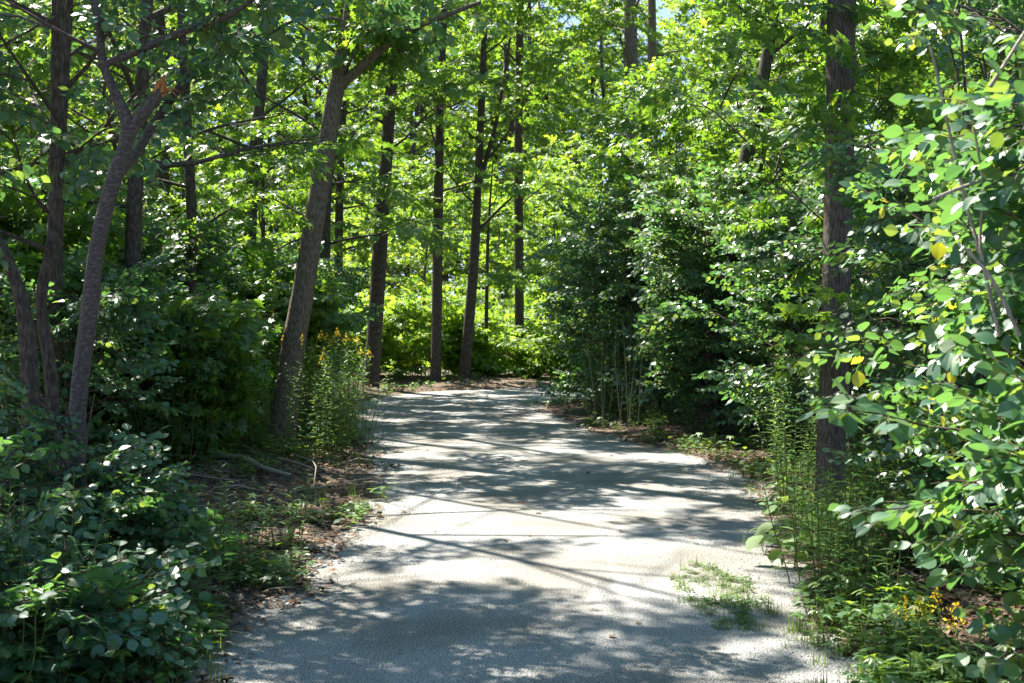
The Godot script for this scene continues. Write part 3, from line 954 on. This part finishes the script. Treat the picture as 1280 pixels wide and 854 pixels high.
	shrub("buckthorn_shrub", "tall round leaved shrub between the big sunlit shrub and the broad trunk", "", 2.95, 7.4, 4.2, 1.2, near_o.merged({"n": 8, "limbs": 13, "r": 0.02, "gap": 0.19, "singles": 300, "lo": 0.05}))
	shrub("buckthorn_shrub", "nearest blurred round leaved shrub at the right border", "", 2.12, 3.8, 2.9, 0.8, near_o.merged({"n": 6, "limbs": 9, "r": 0.014, "gap": 0.2, "singles": 300}))
	for a in [[at(1250, 420, 3.7), at(1225, 310, 3.7), at(1228, 240, 3.7), at(1215, 160, 3.6)], [at(1228, 330, 3.7), at(1200, 230, 3.8), at(1160, 60, 3.8)], [at(1165, 250, 3.6), at(1200, 235, 3.6), at(1260, 215, 3.7)], [at(1235, 110, 3.7), at(1260, 70, 3.7), at(1285, 30, 3.7)], [at(1275, 420, 3.5), at(1240, 350, 3.5), at(1205, 310, 3.5)]]:
		var pl := []
		for e in a.size():
			pl.append([a[e] - r1.position, 0.0065 - 0.0012 * e])
		var z := smooth(pl, 4)
		var dead := Buf.new()
		dead.tube(z[0], z[1], 6, 0.08, 2)
		var dz := part(r1, "dead_branch", mesh_of(dead, M.bark_dead))
		dz.set_meta("label", "bare pale grey dead branch")
	shrub("buckthorn_shrub", "shaded round leaved shrub at the foot of the broken stem", "", -2.15, 6.6, 1.1, 0.45, near_o.merged({"clump": 0.1, "keep": 0.75, "size": 0.85, "n": 5, "limbs": 7, "r": 0.012, "gap": 0.17, "singles": 300, "lo": 0.05}))
	shrub("buckthorn_shrub", "shaded round leaved shrub low in the left corner", "", -2.05, 5.5, 0.3, 0.3, near_o.merged({"clump": 0.06, "keep": 0.75, "n": 5, "limbs": 6, "r": 0.009, "gap": 0.16, "singles": 300, "lo": 0.05}))
	shrub("buckthorn_shrub", "shaded shrub between the leftmost stem and the frame edge", "", -2.5, 6.0, 0.75, 0.4, near_o.merged({"clump": 0.1, "keep": 0.7, "n": 4, "limbs": 6, "r": 0.012, "gap": 0.2, "singles": 200, "lo": 0.05}))
	shrub("buckthorn_shrub", "round leaved shrub behind the broken stem, right of it", "", -3.5, 9.8, 1.9, 0.8, near_o.merged({"clump": 0.0, "n": 5, "limbs": 8, "r": 0.013, "gap": 0.24, "singles": 150, "lo": 0.1}))
	var seed_at := Vector3(1.78, 0.02, -7.85)
	var sd := thing("broad_leaved_seedling", "seedling with large pale sunlit leaves hanging over the right path edge", "plant", seed_at)
	var stalk := Buf.new()
	var hub := Vector3(-0.12, 0.34, 0.03)
	stalk.tube([Vector3.ZERO, Vector3(-0.03, 0.2, 0), hub], [0.006, 0.005, 0.004], 5)
	part(sd, "stem", mesh_of(stalk, M.green_stem))
	var wide := leaf_set("broad", [M.lance[1]], 0.15)
	for e in [[-0.22, 0.30, 0.06, 190.0, 1.0], [-0.30, 0.20, 0.02, 215.0, 1.1], [-0.12, 0.20, 0.10, 260.0, 1.05], [-0.02, 0.24, 0.08, 300.0, 1.0], [-0.20, 0.11, 0.12, 235.0, 0.85], [0.03, 0.36, 0.02, 340.0, 0.8], [-0.18, 0.42, 0.0, 160.0, 0.75], [-0.05, 0.10, 0.14, 280.0, 0.8], [-0.10, 0.50, -0.02, 100.0, 0.6], [0.10, 0.16, 0.10, 320.0, 0.85]]:
		var base := Vector3(e[0], e[1], e[2]) * 0.8
		var pt := Buf.new()
		pt.tube([hub, hub.lerp(base, 0.5) + Vector3(0, 0.02, 0), base], [0.0025, 0.002, 0.0015], 4)
		part(sd, "stalk", mesh_of(pt, M.green_stem))
		var a := deg_to_rad(e[3])
		var out := Vector3(cos(a), rr(-0.55, -0.15), -sin(a)).normalized()
		var x := (Vector3(-0.25, 1, 0.25) + jit(0.2)).cross(out).normalized()
		var lf := part(sd, "leaf", wide[0][rng.randi() % 2])
		lf.transform = Transform3D(Basis(x, out.cross(x).normalized(), out).scaled(Vector3.ONE * e[4]), base)
	print("near shrubs done")

	# ------------------------------------------------------------ far woods
	var protos := []
	for k in 4:
		protos.append(tree("woodland_tree", "tall tree of the sunlit woods far beyond the bend", "tall far trees", Vector3(-12.0 + k * 8.0, 0, -55.0 - 3.0 * (k % 2)), simple_stem(rr(13, 16), 0.15, 0.5), {"bark": M.bark_dark, "limbs": 24, "lo": 2.0, "hi": 15.0, "spread": 3.4, "gap": 0.5, "spray": "maple_far", "carve": false, "size": 1.25}))
	var lows := []
	for k in 4:
		lows.append(tree("understory_tree", "low bushy tree of the sunlit woods beyond the bend", "low far trees", Vector3(-6.5 + k * 4.0, 0, -37.0 - 1.0 * (k % 2)), simple_stem(rr(4.5, 6.5), 0.05, 0.3), {"bark": M.bark_dark, "limbs": 13, "lo": 1.0, "hi": 6.0, "spread": 1.9, "gap": 0.46, "clump": -0.05, "spray": "maple_far", "carve": false, "size": 1.1}))
	var spots := []
	for p in protos + lows:
		spots.append(Vector2(p.position.x, -p.position.z))
	for k in 4000:
		if spots.size() >= 135:
			break
		var d := rr(36.0, 80.0)
		var x := rr(-1, 1) * (d * 0.42 + 3.0)
		var tall := d > 52.0 and rng.randf() < 0.75
		var ok := true
		for e in spots:
			if e.distance_to(Vector2(x, d)) < (2.7 if tall else 2.3):
				ok = false
				break
		if not ok:
			continue
		spots.append(Vector2(x, d))
		var src: Node3D = protos[rng.randi() % 4] if tall else lows[rng.randi() % 4]
		var c: Node3D = src.duplicate()
		c.name = numbered("woodland_tree" if tall else "understory_tree")
		add_child(c)
		c.position = Vector3(x, 0, -d)
		c.rotation.y = rr(0, TAU)
		c.scale = Vector3.ONE * (rr(1.0, 1.35) if tall else rr(0.85, 1.2))
	for a in [[7.5, 13.0], [8.0, 20.0], [9.0, 26.5], [6.6, 27.0], [11.0, 16.0]]:
		var c: Node3D = protos[rng.randi() % 4].duplicate()
		c.name = numbered("woodland_tree")
		add_child(c)
		c.position = Vector3(a[0], 0, -a[1])
		c.rotation.y = rr(0, TAU)
		c.set_meta("label", "tall tree of the woods behind the right hand thicket")
		c.set_meta("group", "tall trees behind the right thicket")
	print("far woods done")

	# ------------------------------------------------------------ tall weeds
	var weeds := [weed_mesh(10, 1.15, 0.24, 0.12, 0.25), weed_mesh(10, 1.0, 0.24, 0.12, 0.15), weed_mesh(9, 0.75, 0.22, 0.125, 0.0), weed_mesh(9, 0.48, 0.2, 0.115, 0.0)]
	var beds := [
		[26, -3.1, -1.75, 12.6, 16.0, [0, 1], "tall narrow leaved goldenrod clump round the leaning trunk", "goldenrod round the leaning trunk"],
		[12, -4.6, -3.0, 11.0, 15.0, [1, 2], "narrow leaved weed clump in the left undergrowth", "weeds of the left undergrowth"],
		[14, 1.75, 2.6, 6.2, 8.8, [2, 3], "narrow leaved weed clump under the near right shrubs", "weeds under the right shrubs"],
		[12, 2.2, 3.4, 9.6, 12.4, [1, 2, 3], "weed clump at the foot of the right hand thicket", "weeds at the foot of the right thicket"],
		[10, 0.95, 2.0, 14.0, 19.5, [3], "short weed clump along the right path edge", "short weeds along the right path edge"],
		[24, -2.6, -1.45, 4.9, 8.2, [3, 3, 2], "short weed clump in the left foreground corner", "short weeds in the left corner"]]
	for b in beds:
		var made := 0
		for k in 400:
			if made >= b[0]:
				break
			var x := rr(b[1], b[2])
			var d := rr(b[3], b[4])
			if path_distance(x, d) < half_width(x, d) + 0.15:
				continue
			made += 1
			var w := MeshInstance3D.new()
			w.mesh = weeds[b[5][rng.randi() % b[5].size()]]
			w.name = numbered("weed_clump")
			add_child(w)
			w.transform = on_ground(x, d, rr(0, TAU), rr(0.8, 1.15))
			w.set_meta("label", b[6])
			w.set_meta("category", "weed")
			w.set_meta("group", b[7])
	var gold := MeshInstance3D.new()
	gold.mesh = weed_mesh(6, 0.5, 0.15, 0.07, 1.0)
	gold.name = numbered("goldenrod_plant")
	add_child(gold)
	gold.transform = on_ground(1.72, 5.0, 0.3, 1.0)
	gold.set_meta("label", "yellow flowering goldenrod at the bottom right corner")
	gold.set_meta("category", "weed")
	# dead straw stems at the foot of the right thicket
	for k in 12:
		var b := Buf.new()
		var h := rr(0.9, 1.6)
		var lean := Vector3(rr(-0.12, 0.12), 1, rr(-0.12, 0.12))
		b.tube([Vector3(0, -0.05, 0), lean * h * 0.5 + jit(0.03), lean * h], [0.006, 0.005, 0.002], 5)
		var x := rr(1.05, 1.65)
		var d := rr(16.0, 17.2)
		var o := thing("dead_stem", "pale dead upright stem at the foot of the right thicket", "dead stem", Vector3(x, height(x, d), -d), "dead stems of the right thicket")
		part(o, "stalk", mesh_of(b, M.straw))
	# ------------------------------------------------------------ ground cover, grass, litter
	var ros := [rosette_mesh("oval_plain", 11, 0.055, 0.12, M.lance), rosette_mesh("maple_plain", 7, 0.05, 0.16, M.maple), rosette_mesh("oval_plain", 16, 0.04, 0.09, M.maple)]
	var places := [[], [], []]
	var tufts := []
	var litter := [[], []]
	for k in 14000:
		var d := 4.6 * pow(8.0, rng.randf())
		var x := rr(-1, 1) * (d * 0.42 + 0.3)
		if d > 36.0:
			continue
		var e := path_distance(x, d) - half_width(x, d)
		var cover := gap_noise.get_noise_2d(x * 0.8 + 40.0, d * 0.8) * 0.5 + 0.5
		if e > (0.05 if x < 0.0 else 0.5 if d < 10.0 else 0.1) and litter[0].size() + litter[1].size() < 2600 and rng.randf() < 0.75:
			litter[rng.randi() % 2].append(on_ground(x, d, rr(0, TAU), rr(0.8, 1.2)))
		if e > 0.0 and cover > (0.66 if x < -1.2 and d > 9.4 and d < 13.5 else 0.42) and rng.randf() < 0.8:
			places[rng.randi() % 3].append(on_ground(x, d, rr(0, TAU), rr(0.6, 1.3)))
		if e > -0.2 and e < 0.9 and cover > 0.5 and rng.randf() < 0.5:
			tufts.append(on_ground(x, d, rr(0, TAU), rr(0.5, 1.1)))
	# the weedy tongue on the right edge of the path in the foreground
	for k in 170:
		var a := rr(0, TAU)
		var r := sqrt(rng.randf())
		var x := 1.12 + cos(a) * r * 0.2 + 0.05 * rr(-1, 1)
		var d := 7.0 + sin(a) * r * 0.85
		if rng.randf() < 0.5:
			tufts.append(on_ground(x, d, rr(0, TAU), rr(0.35, 0.75), 0.012))
		else:
			places[2].append(on_ground(x, d, rr(0, TAU), rr(0.35, 0.7), 0.012))
	for k in 3:
		many(self, "ground_cover" if k == 0 else "ground_cover_%03d" % k, ros[k], places[k], ["low oval leaved plants covering the woodland floor", "low lobed maple seedlings covering the woodland floor", "small leaved creeping plants covering the woodland floor"][k])
	many(self, "grass", tuft_mesh(18, 0.12), tufts, "short grass tufts along the path edges")
	many(self, "leaf_litter", litter_mesh(44, 0.3, 0.042), litter[0], "brown dead leaves lying under the trees")
	many(self, "leaf_litter_001", litter_mesh(40, 0.3, 0.048), litter[1], "brown dead leaves and twigs strewn along the verge")
	# loose stones on the path
	var stone := Buf.new()
	var top := [Vector3(0.5, 0.1, 0.1), Vector3(0.1, 0.15, 0.45), Vector3(-0.45, 0.1, 0.2), Vector3(-0.3, 0.12, -0.4), Vector3(0.25, 0.08, -0.42)]
	for k in 5:
		var a: Vector3 = top[k]
		var b: Vector3 = top[(k + 1) % 5]
		for c in [Vector3(0.05, 0.45, 0.0), Vector3(0, -0.35, 0)]:
			var nn := (b - a).cross(c - a).normalized()
			if nn.dot((a + b + c) / 3.0) < 0:
				nn = -nn
			stone.tri(a, b, c, nn, nn, nn)
	var stones := []
	for k in 42000:
		var d := 4.9 * pow(3.2, rng.randf())
		var x := rr(-2.4, 2.9)
		if path_distance(x, d) < half_width(x, d) + 0.15:
			stones.append(Transform3D(Basis.from_euler(Vector3(rr(0, TAU), rr(0, TAU), 0)).scaled(Vector3.ONE * (0.004 + 0.009 * pow(rng.randf(), 4.0))), Vector3(x, maxf(0.010, height(x, d)), -d)))
	many(self, "loose_gravel", mesh_of(stone, M.pebble), stones, "loose grey stone crumbs on the path")
	# single dead leaves lying on the gravel
	var flat := leaf_set("maple_plain", M.litter, 0.06) + leaf_set("oval_plain", M.litter, 0.06)
	for k in 46:
		var d := rr(5.4, 17.0)
		var x := rr(-2.2, 2.4)
		if path_distance(x, d) > 1.5:
			continue
		var o := MeshInstance3D.new()
		o.mesh = flat[rng.randi() % 8][rng.randi() % 2]
		o.name = numbered("fallen_leaf")
		add_child(o)
		o.transform = Transform3D(Basis.from_euler(Vector3(rr(-0.25, 0.25), rr(0, TAU), rr(-0.25, 0.25))).scaled(Vector3.ONE * rr(0.4, 0.9)), Vector3(x, 0.022, -d))
		o.set_meta("label", "small brown dead leaf lying on the gravel path")
		o.set_meta("category", "leaf")
		o.set_meta("group", "dead leaves on the gravel")
	# fallen sticks
	var log_b := Buf.new()
	var lz := smooth([[Vector3(0, 0.05, 0), 0.03], [Vector3(0.35, 0.06, 0.3), 0.028], [Vector3(0.62, 0.03, 0.75), 0.024], [Vector3(0.95, 0.02, 1.2), 0.015]], 4)
	log_b.tube(lz[0], lz[1], 8, 0.08, 3)
	var lo := thing("fallen_branch", "pale thick fallen branch lying on dead leaves below the leaning trunk", "branch", Vector3(-2.85, height(-2.85, 12.2), -12.2))
	part(lo, "bough", mesh_of(log_b, M.bark_dead))
	for k in 26:
		var x := rr(-3.2, -1.6)
		var d := rr(10.0, 13.6)
		if path_distance(x, d) < half_width(x, d) + 0.2:
			continue
		var b := Buf.new()
		var a := rr(0, TAU)
		var ln := rr(0.3, 0.9)
		var e := Vector3(cos(a), rr(0.0, 0.35), sin(a)) * ln
		b.tube([Vector3(0, 0.01, 0), e * 0.5 + jit(0.03) + Vector3(0, 0.03, 0), e + Vector3(0, 0.01, 0)], [0.007, 0.006, 0.003], 5)
		var o := thing("fallen_stick", "thin dead stick lying in the brush pile left of the path", "stick", Vector3(x, height(x, d), -d), "sticks of the brush pile")
		part(o, "twig", mesh_of(b, M.pale_twig))
	print("done")
